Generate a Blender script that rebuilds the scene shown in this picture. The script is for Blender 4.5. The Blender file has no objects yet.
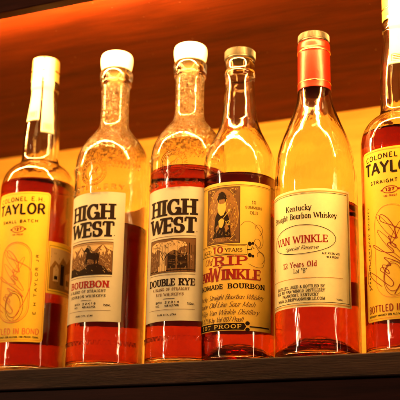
import bpy, bmesh, math, random
from mathutils import Matrix, Vector
random.seed(7)
R = math.radians
scene = bpy.context.scene
COL = scene.collection

# ------------------------------------------------------------------ materials
def mat(name):
    m = bpy.data.materials.new(name); m.use_nodes = True
    nt = m.node_tree; nt.nodes.clear()
    out = nt.nodes.new('ShaderNodeOutputMaterial')
    return m, nt, out

def ramp(nt, fac, stops):
    r = nt.nodes.new('ShaderNodeValToRGB')
    e = r.color_ramp.elements
    while len(e) < len(stops): e.new(0.5)
    for k, (p, c) in enumerate(stops):
        e[k].position = p; e[k].color = (*c, 1)
    nt.links.new(fac, r.inputs[0])
    return r.outputs[0]

def noise(nt, scale, detail=6, rough=.6, stretch=(1, 1, 1), dist=0.0):
    tc = nt.nodes.new('ShaderNodeTexCoord'); mp = nt.nodes.new('ShaderNodeMapping')
    mp.inputs['Scale'].default_value = stretch
    n = nt.nodes.new('ShaderNodeTexNoise')
    n.inputs['Scale'].default_value = scale; n.inputs['Detail'].default_value = detail
    n.inputs['Roughness'].default_value = rough; n.inputs['Distortion'].default_value = dist
    nt.links.new(tc.outputs['Object'], mp.inputs[0]); nt.links.new(mp.outputs[0], n.inputs['Vector'])
    return n.outputs['Fac']

def bump(nt, fac, strength, dist=.001):
    b = nt.nodes.new('ShaderNodeBump'); b.inputs['Strength'].default_value = strength
    b.inputs['Distance'].default_value = dist
    nt.links.new(fac, b.inputs['Height']); return b.outputs[0]

def wood(name, dark, light, rough=.45, scale=9, bumpy=.25, spec=.4):
    m, nt, out = mat(name)
    p = nt.nodes.new('ShaderNodeBsdfPrincipled')
    f1 = noise(nt, scale, 9, .62, (1.2, 9, 9), .6)
    f2 = noise(nt, scale * 7, 8, .7, (.8, 14, 14), .2)
    mx = nt.nodes.new('ShaderNodeMath'); mx.operation = 'MULTIPLY_ADD'
    nt.links.new(f2, mx.inputs[0]); mx.inputs[1].default_value = .45
    nt.links.new(f1, mx.inputs[2])
    c = ramp(nt, mx.outputs[0], [(.45, dark), (.95, light)])
    nt.links.new(c, p.inputs['Base Color'])
    p.inputs['Roughness'].default_value = rough
    p.inputs['Specular IOR Level'].default_value = spec
    nt.links.new(bump(nt, mx.outputs[0], bumpy, .0006), p.inputs['Normal'])
    nt.links.new(p.outputs[0], out.inputs[0])
    return m

def paper(name, col, trans=.22, rough=.5, var=.08):
    m, nt, out = mat(name)
    p = nt.nodes.new('ShaderNodeBsdfPrincipled')
    f = noise(nt, 160, 6, .7)
    lo = tuple(c * (1 - var) for c in col)
    c = ramp(nt, f, [(.3, lo), (.75, col)])
    nt.links.new(c, p.inputs['Base Color'])
    p.inputs['Roughness'].default_value = rough
    p.inputs['Specular IOR Level'].default_value = .35
    nt.links.new(bump(nt, noise(nt, 700, 4, .7), .12, .0002), p.inputs['Normal'])
    t = nt.nodes.new('ShaderNodeBsdfTranslucent'); nt.links.new(c, t.inputs[0])
    mx = nt.nodes.new('ShaderNodeMixShader'); mx.inputs[0].default_value = trans
    nt.links.new(p.outputs[0], mx.inputs[1]); nt.links.new(t.outputs[0], mx.inputs[2])
    nt.links.new(mx.outputs[0], out.inputs[0])
    return m

def plain(name, col, rough=.5, metal=0., spec=.4, coat=0.):
    m, nt, out = mat(name)
    p = nt.nodes.new('ShaderNodeBsdfPrincipled')
    f = noise(nt, 90, 4, .6)
    lo = tuple(c * .86 for c in col)
    nt.links.new(ramp(nt, f, [(.3, lo), (.7, col)]), p.inputs['Base Color'])
    p.inputs['Roughness'].default_value = rough; p.inputs['Metallic'].default_value = metal
    p.inputs['Specular IOR Level'].default_value = spec
    p.inputs['Coat Weight'].default_value = coat
    nt.links.new(p.outputs[0], out.inputs[0])
    return m

def glass(name, speck=0.0, tint=(1, .98, .84)):
    m, nt, out = mat(name)
    p = nt.nodes.new('ShaderNodeBsdfPrincipled')
    p.inputs['Base Color'].default_value = (*tint, 1)
    p.inputs['Transmission Weight'].default_value = 1
    p.inputs['Roughness'].default_value = .05
    p.inputs['IOR'].default_value = 1.46
    a = noise(nt, 22, 4, .55, (1, 1, .45))
    n0 = bump(nt, a, .5, .0026)
    bb = nt.nodes.new('ShaderNodeBump'); bb.inputs['Strength'].default_value = .55; bb.inputs['Distance'].default_value = .0008
    nt.links.new(noise(nt, 75, 3, .5, (1, 1, .10)), bb.inputs['Height']); nt.links.new(n0, bb.inputs['Normal'])   # faint drawn-glass flutes
    n1 = bb.outputs[0]
    if speck:
        v = noise(nt, 400, 4, .65)
        r = ramp(nt, v, [(.52, (0, 0, 0)), (.66, (1, 1, 1))])
        tc = nt.nodes.new('ShaderNodeTexCoord'); sp = nt.nodes.new('ShaderNodeSeparateXYZ')
        nt.links.new(tc.outputs['Object'], sp.inputs[0])
        mr = nt.nodes.new('ShaderNodeMapRange')          # cast-glass pitting lives on neck and shoulder
        mr.inputs[1].default_value = .234; mr.inputs[2].default_value = .250
        mr.inputs[3].default_value = 0; mr.inputs[4].default_value = speck
        nt.links.new(sp.outputs[2], mr.inputs[0])
        lt = nt.nodes.new('ShaderNodeMath'); lt.operation = 'LESS_THAN'; lt.inputs[1].default_value = .3200
        nt.links.new(sp.outputs[2], lt.inputs[0])
        ml = nt.nodes.new('ShaderNodeMath'); ml.operation = 'MULTIPLY'
        nt.links.new(lt.outputs[0], ml.inputs[0]); nt.links.new(mr.outputs[0], ml.inputs[1]); mr = ml
        b = nt.nodes.new('ShaderNodeBump'); b.inputs['Distance'].default_value = .0007
        nt.links.new(r, b.inputs['Height']); nt.links.new(mr.outputs[0], b.inputs['Strength'])
        nt.links.new(n1, b.inputs['Normal']); n1 = b.outputs[0]
    nt.links.new(n1, p.inputs['Normal'])
    nt.links.new(p.outputs[0], out.inputs[0])
    return m

def liquor(name, col, dens):
    m, nt, out = mat(name)
    g = nt.nodes.new('ShaderNodeBsdfRefraction')
    g = nt.nodes.new('ShaderNodeBsdfGlass')
    g.inputs['IOR'].default_value = 1.34; g.inputs['Roughness'].default_value = 0
    g.inputs['Color'].default_value = (1, 1, 1, 1)
    v = nt.nodes.new('ShaderNodeVolumeAbsorption')
    v.inputs['Color'].default_value = (*col, 1); v.inputs['Density'].default_value = dens
    nt.links.new(g.outputs[0], out.inputs[0]); nt.links.new(v.outputs[0], out.inputs['Volume'])
    return m

M = {}
M['shelf'] = wood('dark_shelf_wood', (.005, .0022, .0026), (.034, .0145, .0150), .65, 8, .9, .12)
M['mahogany'] = wood('mahogany_veneer', (.050, .0055, .0020), (.185, .0270, .0055), .5, 5, .15, .05)
M['edge'] = wood('shelf_edge_wood', (.03, .008, .005), (.08, .019, .011), .6, 7, .3, .05)
M['rail'] = wood('under_rail_wood', (.012, .003, .0025), (.050, .012, .009), .6, 6, .4, .1)
M['veneer'] = wood('pale_veneer', (.32, .145, .020), (.56, .275, .046), .6, 4, .25, .1)
M['glass'] = glass('clear_glass')
M['pitted'] = glass('pitted_cast_glass', .9)
M['whiskey'] = liquor('amber_whiskey', (.885, .60, .05), 112)
M['dark_whiskey'] = liquor('deep_amber_whiskey', (.88, .585, .05), 124)
M['taylor_paper'] = paper('yellow_label_paper', (.90, .60, .05), .38)
M['west_paper'] = paper('kraft_beige_label_paper', (.54, .49, .42), .25)
M['rip_paper'] = paper('golden_label_paper', (.90, .60, .10), .42)
M['cream_paper'] = paper('cream_label_paper', (.95, .88, .62), .45)
M['seal_paper'] = paper('white_seal_paper', (.50, .48, .40), .25)
M['back_paper'] = paper('brown_back_label_paper', (.80, .58, .34), .6)
M['ink'] = plain('dark_brown_ink', (.014, .006, .005), .7, spec=.05)
M['brown'] = plain('sepia_ink', (.12, .055, .024), .6, spec=.08)
M['sepia_light'] = plain('pale_sepia_ink', (.46, .30, .15), .6, spec=.2)
M['red'] = plain('red_ink', (.22, .012, .010), .6, spec=.08)
M['orange_ink'] = plain('orange_ink', (.62, .16, .03), .55, spec=.2)
M['sepia_gold'] = plain('sepia_gold_ink', (.22, .095, .020), .6, spec=.2)
M['rule'] = plain('tan_rule_ink', (.50, .28, .08), .55, spec=.2)
M['gold'] = plain('gold_foil', (.85, .58, .20), .25, 1.)
M['stopper'] = plain('ivory_stopper', (.84, .80, .70), .4)
M['cork'] = plain('cork', (.45, .28, .14), .8)
M['capmetal'] = plain('brushed_cap_metal', (.035, .027, .019), .3, .7)
M['liner'] = plain('black_cap_liner', (.02, .014, .01), .5)
M['capsule'] = plain('red_orange_foil_capsule', (.17, .0065, .0015), .30, .25, .3, 0.)
_m = M['capsule']; _p = next(n for n in _m.node_tree.nodes if n.type == 'BSDF_PRINCIPLED')
_m.node_tree.links.new(bump(_m.node_tree, noise(_m.node_tree, 60, 5, .6, (1, 1, .5)), .5, .0012), _p.inputs['Normal'])
_m = M['mahogany']; _nt = _m.node_tree; _p = next(n for n in _nt.nodes if n.type == 'BSDF_PRINCIPLED')
_src = _p.inputs['Base Color'].links[0].from_socket                      # dust and small nicks caught on the veneer
_mx = _nt.nodes.new('ShaderNodeMixRGB'); _mx.inputs[2].default_value = (.42, .22, .10, 1)
_nt.links.new(ramp(_nt, noise(_nt, 170, 2, .5), [(.735, (0, 0, 0)), (.79, (1, 1, 1))]), _mx.inputs[0])
_nt.links.new(_src, _mx.inputs[1]); _nt.links.new(_mx.outputs[0], _p.inputs['Base Color'])
M['tin'] = plain('gold_shrink_capsule', (.55, .38, .13), .3, .6)

def emitter(name, col, s):
    m, nt, out = mat(name)
    e = nt.nodes.new('ShaderNodeEmission')
    e.inputs[0].default_value = (*col, 1); e.inputs[1].default_value = s
    nt.links.new(e.outputs[0], out.inputs[0]); return m
M['led'] = emitter('warm_led', (1, .535, .125), 560)

# ------------------------------------------------------------------ helpers
def link(name, bm, m, parent=None, smooth=True):
    me = bpy.data.meshes.new(name)
    bm.to_mesh(me); bm.free()
    for x in (m if isinstance(m, list) else [m]): me.materials.append(x)
    if smooth:
        me.polygons.foreach_set('use_smooth', [True] * len(me.polygons))
    o = bpy.data.objects.new(name, me); COL.objects.link(o)
    if parent: o.parent = parent
    return o

def box(bm, x0, x1, y0, y1, z0, z1, bev=0.0):
    vs = [bm.verts.new((x, y, z)) for x in (x0, x1) for y in (y0, y1) for z in (z0, z1)]
    fs = [(0, 1, 3, 2), (4, 6, 7, 5), (0, 4, 5, 1), (2, 3, 7, 6), (0, 2, 6, 4), (1, 5, 7, 3)]
    nf = [bm.faces.new([vs[i] for i in f]) for f in fs]
    if bev:
        es = list({e for f in nf for e in f.edges})
        bmesh.ops.bevel(bm, geom=es, offset=bev, segments=3, affect='EDGES', profile=.6)
    bmesh.ops.recalc_face_normals(bm, faces=bm.faces)

def smooth_profile(pts, n=5):
    """Catmull-Rom through profile points; a repeated point keeps a hard corner."""
    out = []
    for i in range(len(pts) - 1):
        p1, p2 = pts[i], pts[i + 1]
        if abs(p1[0] - p2[0]) + abs(p1[1] - p2[1]) < 1e-7: continue
        p0 = pts[i - 1] if i > 0 else p1
        p3 = pts[i + 2] if i + 2 < len(pts) else p2
        for k in range(n):
            t = k / n
            r = [.5 * (2 * p1[j] + (p2[j] - p0[j]) * t + (2 * p0[j] - 5 * p1[j] + 4 * p2[j] - p3[j]) * t * t
                 + (3 * p1[j] - p0[j] - 3 * p2[j] + p3[j]) * t ** 3) for j in (0, 1)]
            out.append((max(r[0], 0), r[1]))
    out.append(tuple(pts[-1]))
    return out

def lathe(bm, prof, seg=112, mi=0):
    """prof: (r, z) list; ends with r=0 close on the axis."""
    rings = []
    for r, z in prof:
        if r < 1e-6: rings.append([bm.verts.new((0, 0, z))])
        else: rings.append([bm.verts.new((r * math.sin(2 * math.pi * k / seg), -r * math.cos(2 * math.pi * k / seg), z)) for k in range(seg)])
    for a, b in zip(rings, rings[1:]):
        if len(a) == 1 and len(b) == 1: continue
        for k in range(seg):
            k2 = (k + 1) % seg
            if len(a) == 1: f = bm.faces.new((a[0], b[k2], b[k]))
            elif len(b) == 1: f = bm.faces.new((a[k], a[k2], b[0]))
            else: f = bm.faces.new((a[k], a[k2], b[k2], b[k]))
            f.material_index = mi
    return rings

def lathe_obj(name, prof, m, parent, seg=112, closed=False):
    bm = bmesh.new()
    if closed: prof = list(prof) + [prof[0]]
    lathe(bm, prof, seg)
    if closed: bmesh.ops.remove_doubles(bm, verts=bm.verts, dist=1e-7)
    bmesh.ops.recalc_face_normals(bm, faces=bm.faces)
    o = link(name, bm, m, parent)
    return o

def interp(prof, z):
    for (r0, z0), (r1, z1) in zip(prof, prof[1:]):
        if min(z0, z1) <= z <= max(z0, z1) and abs(z1 - z0) > 1e-9:
            return r0 + (r1 - r0) * (z - z0) / (z1 - z0)
    return prof[-1][0]

# ------------------------------------------------------------------ stroke lettering
def arc(cx, cy, rx, ry, a0, a1, n=12):
    return [(cx + rx * math.cos(R(a0 + (a1 - a0) * k / n)), cy + ry * math.sin(R(a0 + (a1 - a0) * k / n))) for k in range(n + 1)]
def _g():
    G = {}
    G['A'] = (.74, [[(.03, 0), (.37, 1)], [(.37, 1), (.71, 0)], [(.17, .34), (.57, .34)]])
    G['B'] = (.66, [[(.12, 0), (.12, 1)], [(.12, 1), (.36, 1)] + arc(.36, .76, .2, .24, 90, -90)[1:] + [(.12, .52)],
                    [(.12, .52), (.38, .52)] + arc(.38, .26, .23, .26, 90, -90)[1:] + [(.12, 0)]])
    G['C'] = (.70, [arc(.38, .5, .31, .5, 48, 312, 22)])
    G['D'] = (.72, [[(.12, 0), (.12, 1)], [(.12, 1), (.30, 1)] + arc(.30, .5, .35, .5, 90, -90, 16)[1:] + [(.12, 0)]])
    G['E'] = (.62, [[(.12, 0), (.12, 1)], [(.12, 1), (.55, 1)], [(.12, .51), (.46, .51)], [(.12, 0), (.57, 0)]])
    G['F'] = (.58, [[(.12, 0), (.12, 1)], [(.12, 1), (.54, 1)], [(.12, .50), (.44, .50)]])
    G['G'] = (.76, [arc(.38, .5, .31, .5, 48, 335, 22), [(.66, .0), (.66, .42)], [(.44, .42), (.72, .42)]])
    G['H'] = (.76, [[(.13, 0), (.13, 1)], [(.63, 0), (.63, 1)], [(.13, .51), (.63, .51)]])
    G['I'] = (.34, [[(.17, 0), (.17, 1)]])
    G['J'] = (.46, [[(.32, 1), (.32, .22)] + arc(.18, .22, .14, .22, 0, -160, 8)[1:]])
    G['K'] = (.72, [[(.12, 0), (.12, 1)], [(.14, .42), (.60, 1)], [(.27, .56), (.64, 0)]])
    G['L'] = (.58, [[(.12, 0), (.12, 1)], [(.12, 0), (.55, 0)]])
    G['M'] = (.90, [[(.12, 0), (.12, 1)], [(.12, 1), (.45, .08)], [(.45, .08), (.78, 1)], [(.78, 0), (.78, 1)]])
    G['N'] = (.78, [[(.12, 0), (.12, 1)], [(.12, 1), (.66, 0)], [(.66, 0), (.66, 1)]])
    G['O'] = (.78, [arc(.39, .5, .31, .5, 0, 360, 28)])
    G['P'] = (.62, [[(.12, 0), (.12, 1)], [(.12, 1), (.34, 1)] + arc(.34, .74, .23, .26, 90, -90)[1:] + [(.12, .48)]])
    G['Q'] = (.78, [arc(.39, .5, .31, .5, 0, 360, 28), [(.45, .2), (.7, -.1)]])
    G['R'] = (.70, [[(.12, 0), (.12, 1)], [(.12, 1), (.34, 1)] + arc(.34, .75, .22, .25, 90, -90)[1:] + [(.12, .5)], [(.34, .5), (.63, 0)]])
    G['S'] = (.62, [arc(.31, .75, .21, .25, 35, 250, 14) + arc(.31, .25, .23, .26, 75, -145, 14)])
    G['T'] = (.66, [[(.33, 0), (.33, 1)], [(.03, 1), (.63, 1)]])
    G['U'] = (.74, [[(.13, 1), (.13, .3)] + arc(.37, .3, .24, .3, 180, 360, 12)[1:] + [(.61, 1)]])
    G['V'] = (.72, [[(.03, 1), (.36, 0)], [(.36, 0), (.69, 1)]])
    G['W'] = (1.04, [[(.03, 1), (.28, 0)], [(.28, 0), (.52, .95)], [(.52, .95), (.76, 0)], [(.76, 0), (1.01, 1)]])
    G['X'] = (.70, [[(.05, 0), (.65, 1)], [(.05, 1), (.65, 0)]])
    G['Y'] = (.70, [[(.03, 1), (.35, .46)], [(.67, 1), (.35, .46)], [(.35, .46), (.35, 0)]])
    G['Z'] = (.62, [[(.06, 1), (.57, 1)], [(.57, 1), (.05, 0)], [(.05, 0), (.57, 0)]])
    x = .64
    G['a'] = (.50, [arc(.23, .20, .17, .20, 0, 360, 14), [(.40, 0), (.40, .44)] + arc(.24, .44, .16, .2, 0, 140, 7)[1:]])
    G['b'] = (.54, [[(.10, 0), (.10, 1)], arc(.28, x / 2, .18, x / 2, 0, 360, 16)])
    G['c'] = (.46, [arc(.26, x / 2, .19, x / 2, 50, 310, 14)])
    G['d'] = (.54, [[(.44, 0), (.44, 1)], arc(.26, x / 2, .18, x / 2, 0, 360, 16)])
    G['e'] = (.48, [[(.07, x * .52), (.43, x * .52)] + arc(.25, x / 2, .18, x / 2, 5, 310, 14)])
    G['f'] = (.32, [[(.14, 0), (.14, .8)] + arc(.25, .8, .11, .2, 180, 60, 5)[1:], [(.02, x), (.28, x)]])
    G['g'] = (.52, [arc(.25, x / 2, .17, x / 2, 0, 360, 16), [(.42, x), (.42, -.12)] + arc(.25, -.12, .17, .18, 0, -150, 7)[1:]])
    G['h'] = (.54, [[(.10, 0), (.10, 1)], arc(.27, x - .2, .17, .2, 180, 0, 8) + [(.44, 0)]])
    G['i'] = (.24, [[(.12, 0), (.12, x)], [(.12, .84), (.12, .93)]])
    G['j'] = (.24, [[(.12, x), (.12, -.2)], [(.12, .84), (.12, .93)]])
    G['k'] = (.52, [[(.10, 0), (.10, 1)], [(.12, .26), (.42, x)], [(.22, .36), (.47, 0)]])
    G['l'] = (.24, [[(.12, 0), (.12, 1)]])
    G['m'] = (.80, [[(.10, 0), (.10, x)], arc(.255, x - .2, .155, .2, 180, 0, 8) + [(.41, 0)], arc(.565, x - .2, .155, .2, 180, 0, 8) + [(.72, 0)]])
    G['n'] = (.54, [[(.10, 0), (.10, x)], arc(.27, x - .2, .17, .2, 180, 0, 8) + [(.44, 0)]])
    G['o'] = (.50, [arc(.25, x / 2, .19, x / 2, 0, 360, 18)])
    G['p'] = (.54, [[(.10, -.3), (.10, x)], arc(.28, x / 2, .18, x / 2, 0, 360, 16)])
    G['r'] = (.38, [[(.10, 0), (.10, x)], arc(.27, x - .2, .17, .2, 180, 60, 6)])
    G['s'] = (.40, [arc(.20, .48, .13, .16, 35, 250, 9) + arc(.20, .16, .14, .16, 75, -145, 9)])
    G['t'] = (.34, [[(.15, .9), (.15, .1)] + arc(.25, .1, .1, .1, 180, 290, 4)[1:], [(.02, x), (.30, x)]])
    G['u'] = (.54, [[(.10, x), (.10, .2)] + arc(.26, .2, .16, .2, 180, 360, 8)[1:], [(.43, x), (.43, 0)]])
    G['v'] = (.48, [[(.03, x), (.24, 0)], [(.24, 0), (.45, x)]])
    G['w'] = (.70, [[(.03, x), (.19, 0)], [(.19, 0), (.35, x)], [(.35, x), (.51, 0)], [(.51, 0), (.67, x)]])
    G['y'] = (.48, [[(.03, x), (.24, 0)], [(.45, x), (.24, 0)], [(.24, 0), (.10, -.3)]])
    G['0'] = (.62, [arc(.31, .5, .23, .5, 0, 360, 24)])
    G['1'] = (.42, [[(.22, 0), (.22, 1)], [(.05, .8), (.22, 1)]])
    G['2'] = (.60, [arc(.29, .72, .22, .28, 165, -40, 12) + [(.06, 0)], [(.06, 0), (.55, 0)]])
    G['3'] = (.58, [arc(.27, .75, .2, .25, 150, -85, 12), arc(.27, .26, .22, .26, 90, -150, 12)])
    G['4'] = (.62, [[(.44, 0), (.44, 1)], [(.44, 1), (.05, .3)], [(.05, .3), (.6, .3)]])
    G['5'] = (.58, [[(.50, 1), (.12, 1)], [(.12, 1), (.10, .55)], arc(.27, .31, .23, .31, 130, -150, 14)])
    G['6'] = (.60, [arc(.3, .3, .22, .3, 0, 360, 18), [(.08, .3)] + arc(.42, .4, .34, .6, 180, 105, 7)])
    G['7'] = (.56, [[(.04, 1), (.52, 1)], [(.52, 1), (.22, 0)]])
    G['8'] = (.60, [arc(.3, .75, .18, .24, 0, 360, 16), arc(.3, .26, .22, .26, 0, 360, 16)])
    G['9'] = (.60, [arc(.3, .7, .22, .3, 0, 360, 18), [(.52, .7)] + arc(.18, .6, .34, .6, 0, -75, 7)])
    G['.'] = (.24, [[(.12, 0), (.12, .11)]])
    G[','] = (.24, [[(.13, .10), (.08, -.12)]])
    G["'"] = (.2, [[(.1, .78), (.1, 1)]])
    G['"'] = (.3, [[(.08, .76), (.08, 1)], [(.2, .76), (.2, 1)]])
    G['-'] = (.4, [[(.05, .4), (.35, .4)]])
    G['('] = (.3, [arc(.35, .45, .25, .6, 130, 230, 6)])
    G[')'] = (.3, [arc(-.05, .45, .25, .6, -50, 50, 6)])
    G['/'] = (.4, [[(.02, -.05), (.38, 1.05)]])
    G['%'] = (.8, [arc(.2, .75, .15, .22, 0, 360, 10), arc(.6, .25, .15, .22, 0, 360, 10), [(.12, 0), (.68, 1)]])
    G['&'] = (.72, [[(.66, 0), (.2, .7)] + arc(.32, .8, .15, .2, 200, -60, 9) + arc(.28, .24, .22, .25, 110, 300, 9) + [(.6, .4)]])
    G[' '] = (.36, [])
    return G
GLY = _g()

class Print:
    """Flat printing collected as strokes and areas in (u, v) metres on a label, then wrapped round its bottle."""
    def __init__(s): s.q = []; s.k = 0
    def quad(s, pts, mi, lay):
        s.q.append((pts, mi, lay))
    def stroke(s, pts, w, mi, thin=None, close=False):
        s.k = (s.k + 1) % 9
        thin = w if thin is None else thin
        P = []
        for a, b in zip(pts, pts[1:]):
            n = max(1, int(abs(b[0] - a[0]) / .0014))
            for k in range(n): P.append((a[0] + (b[0] - a[0]) * k / n, a[1] + (b[1] - a[1]) * k / n))
        P.append(pts[-1])
        L, Rr = [], []
        for i, p in enumerate(P):
            a = P[i - 1] if i else p; b = P[i + 1] if i + 1 < len(P) else p
            if close and i == 0: a = P[-2]
            if close and i == len(P) - 1: b = P[1]
            dx, dy = b[0] - a[0], b[1] - a[1]; l = math.hypot(dx, dy) or 1; dx /= l; dy /= l
            ww = (thin + (w - thin) * abs(dy) ** 1.3) / 2
            L.append((p[0] - dy * ww, p[1] + dx * ww)); Rr.append((p[0] + dy * ww, p[1] - dx * ww))
        for i in range(len(P) - 1):
            s.q.append(([Rr[i], Rr[i + 1], L[i + 1], L[i]], mi, s.k))
    def area(s, poly, mi, lay=0):
        """Any simple polygon, cut into upright slabs so that it can be wrapped."""
        xs = sorted({round(p[0], 6) for p in poly}); g = [xs[0]]
        for a, b in zip(xs, xs[1:]):
            n = max(1, int((b - a) / .0015) + 1)
            g += [a + (b - a) * (k + 1) / n for k in range(n)]
        E = list(zip(poly, poly[1:] + poly[:1]))
        for a, b in zip(g, g[1:]):
            m = (a + b) / 2; c = []
            for p, q in E:
                if (p[0] - m) * (q[0] - m) < 0:
                    f = lambda x: p[1] + (q[1] - p[1]) * (x - p[0]) / (q[0] - p[0])
                    c.append((f(m), f(a), f(b)))
            c.sort()
            for lo, hi in zip(c[::2], c[1::2]):
                s.q.append(([(a, lo[1]), (b, lo[2]), (b, hi[2]), (a, hi[1])], mi, lay))
    def rect(s, u0, u1, v0, v1, mi, lay=0): s.area([(u0, v0), (u1, v0), (u1, v1), (u0, v1)], mi, lay)
    def frame(s, u0, u1, v0, v1, w, mi, rad=0):
        if rad:
            p = []
            for cx, cy, a in ((u1 - rad, v1 - rad, 0), (u0 + rad, v1 - rad, 90), (u0 + rad, v0 + rad, 180), (u1 - rad, v0 + rad, 270)):
                p += arc(cx, cy, rad, rad, a, a + 90, 5)
            s.stroke(p + [p[0]], w, mi, close=True)
        else:
            for a, b in (((u0, v0), (u1, v0)), ((u0, v1), (u1, v1)), ((u0, v0), (u0, v1)), ((u1, v0), (u1, v1))): s.stroke([a, b], w, mi)
    def ellipse(s, cx, cy, rx, ry, w, mi):
        s.stroke(arc(cx, cy, rx, ry, 0, 360, 40), w, mi, close=True)
    def blob(s, cx, cy, rx, ry, mi, lay=0, n=20): s.area(arc(cx, cy, rx, ry, 0, 360, n)[:-1], mi, lay)
    def text(s, t, u0, u1, v0, v1, mi, wt=.16, thin=None, serif=0., slant=0., track=.06, bow=0., rot90=False, jitter=0.):
        tot = sum(GLY[c][0] + track for c in t) - track
        H = v1 - v0; sx = (u1 - u0) / tot
        if rot90: sx = (v1 - v0) / tot; H = u1 - u0
        thin = wt if thin is None else thin
        xs = 0.
        um = tot / 2
        def tr(x, y):
            if rot90: return (u1 - y * H, v0 + x * sx)
            X = u0 + x * sx + slant * y * H
            return (X, v0 + y * H + bow * (1 - ((x - um) / um) ** 2))
        for c in t:
            w, st = GLY[c]
            for p in st:
                closed = math.hypot(p[0][0] - p[-1][0], p[0][1] - p[-1][1]) < 1e-6 and len(p) > 3
                q = [tr(xs + a, b * (1 - thin) + thin / 2) for a, b in p]
                wk = wt
                if not c.isdigit() and len(p) == 2 and abs(p[0][0] - p[1][0]) > .08 and abs(p[0][1] - p[1][1]) > .5:
                    rising = (p[1][0] - p[0][0]) * (p[1][1] - p[0][1]) > 0
                    wk = thin + (wt - thin) * (.3 if rising else 1)
                s.stroke(q, wk * H, mi, min(thin, wk) * H, close=closed)
                if serif and not closed:
                    for e, o in ((p[0], p[1]), (p[-1], p[-2])):
                        vert = abs(e[1] - o[1]) > 2 * abs(e[0] - o[0]) * .55
                        top = c.isupper() or c.isdigit() or c in 'bdhkl'
                        if vert and not (c in 'VWMN' and e[1] < .02 and abs(e[0] - o[0]) > .08) and (e[1] < .02 or e[1] > .98 or (c.islower() and abs(e[1] - .64) < .02)):
                            y = thin / 2 if e[1] < .02 else (1 - thin / 2 if e[1] > .98 else .64 * (1 - thin) + thin / 2)
                            hw = wt * .5 / (sx / H) * .999 + serif
                            if not rot90: s.stroke([tr(xs + e[0] - hw, y), tr(xs + e[0] + hw, y)], thin * H, mi)
                        elif not vert and c in 'EFLTZ27' and abs(e[0] - o[0]) > .2 and e[0] in (.55, .46, .57, .54, .44, .03, .63, .06, .04):
                            yy = e[1] * (1 - thin) + thin / 2
                            d = .24 if e[1] < .3 else -.24
                            if abs(e[1] - .5) < .1: s.stroke([tr(xs + e[0], yy - .1), tr(xs + e[0], yy + .1)], thin * H, mi)
                            else: s.stroke([tr(xs + e[0], yy), tr(xs + e[0], yy + d)], thin * H * 1.1, mi)
                        elif c in 'CGS' and e[1] > .6 and len(p) > 5:
                            s.stroke([tr(xs + e[0] + .02, .62), tr(xs + e[0] + .02, .98)], thin * H, mi)
                        elif c == 'S' and e[1] < .4 and len(p) > 5:
                            s.stroke([tr(xs + e[0] - .02, .38), tr(xs + e[0] - .02, .02)], thin * H, mi)
            xs += w + track
    def build(s, name, mats, parent, r, c=0., dz=0., lift=.00022, rf=None):
        bm = bmesh.new()
        for pts, mi, lay in s.q:
            vs = []
            for u, v in pts:
                rr = (rf(v + dz) if rf else r) + lift + lay * .000012
                a = u / r + R(c)
                vs.append(bm.verts.new((rr * math.sin(a), -rr * math.cos(a), v + dz)))
            try: f = bm.faces.new(vs); f.material_index = mi
            except ValueError: pass
        bmesh.ops.recalc_face_normals(bm, faces=bm.faces)
        return link(name, bm, mats, parent, False)

def wrap_label(name, r, a0, a1, z0, z1, m, parent, rad=.003, th=.00012, gap=.00003, bow=0.):
    """A sheet of paper with rounded corners and real thickness, glued round the bottle."""
    bm = bmesh.new(); n = max(8, int(abs(a1 - a0) / 1.5))
    u0, u1 = R(a0) * r, R(a1) * r
    us = sorted(set([u0 + (u1 - u0) * k / n for k in range(n + 1)] + [u0 + rad * (1 - math.cos(R(15 * k))) for k in range(7)] + [u1 - rad * (1 - math.cos(R(15 * k))) for k in range(7)]))
    cols = []
    for u in us:
        d = min(u - u0, u1 - u); ins = 0
        if d < rad: ins = rad - math.sqrt(max(0, rad * rad - (rad - d) ** 2))
        t = (u - u0) / (u1 - u0) * 2 - 1
        b = bow * (1 - t * t)
        for rr in (r + gap + th, r + gap):
            a = u / r
            cols.append([bm.verts.new((rr * math.sin(a), -rr * math.cos(a), z0 + ins + b * 0)), bm.verts.new((rr * math.sin(a), -rr * math.cos(a), z1 - ins + b))])
    F, B = cols[::2], cols[1::2]
    for i in range(len(F) - 1):
        bm.faces.new((F[i][0], F[i + 1][0], F[i + 1][1], F[i][1])); bm.faces.new((B[i][1], B[i + 1][1], B[i + 1][0], B[i][0]))
        bm.faces.new((F[i][1], F[i + 1][1], B[i + 1][1], B[i][1])); bm.faces.new((B[i][0], B[i + 1][0], F[i + 1][0], F[i][0]))
    for i in (0, -1):
        bm.faces.new((F[i][0], F[i][1], B[i][1], B[i][0]))
    bmesh.ops.recalc_face_normals(bm, faces=bm.faces)
    return link(name, bm, m, parent, False)

def thing(name, label, cat, loc, group=None):
    o = bpy.data.objects.new(name, None); COL.objects.link(o)
    o.empty_display_size = .05
    o.location = loc; o['label'] = label; o['category'] = cat
    if group: o['group'] = group
    return o

# ------------------------------------------------------------------ bottle bodies
def lower_tops(root, zs, zt, d=.0055):
    """Ease everything above the shoulder down a little; meshes share the root's axes."""
    for o in root.children_recursive:
        for v in o.data.vertices:
            if v.co.z > zs: v.co.z -= d * (v.co.z - zs) / (zt - zs)

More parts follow.
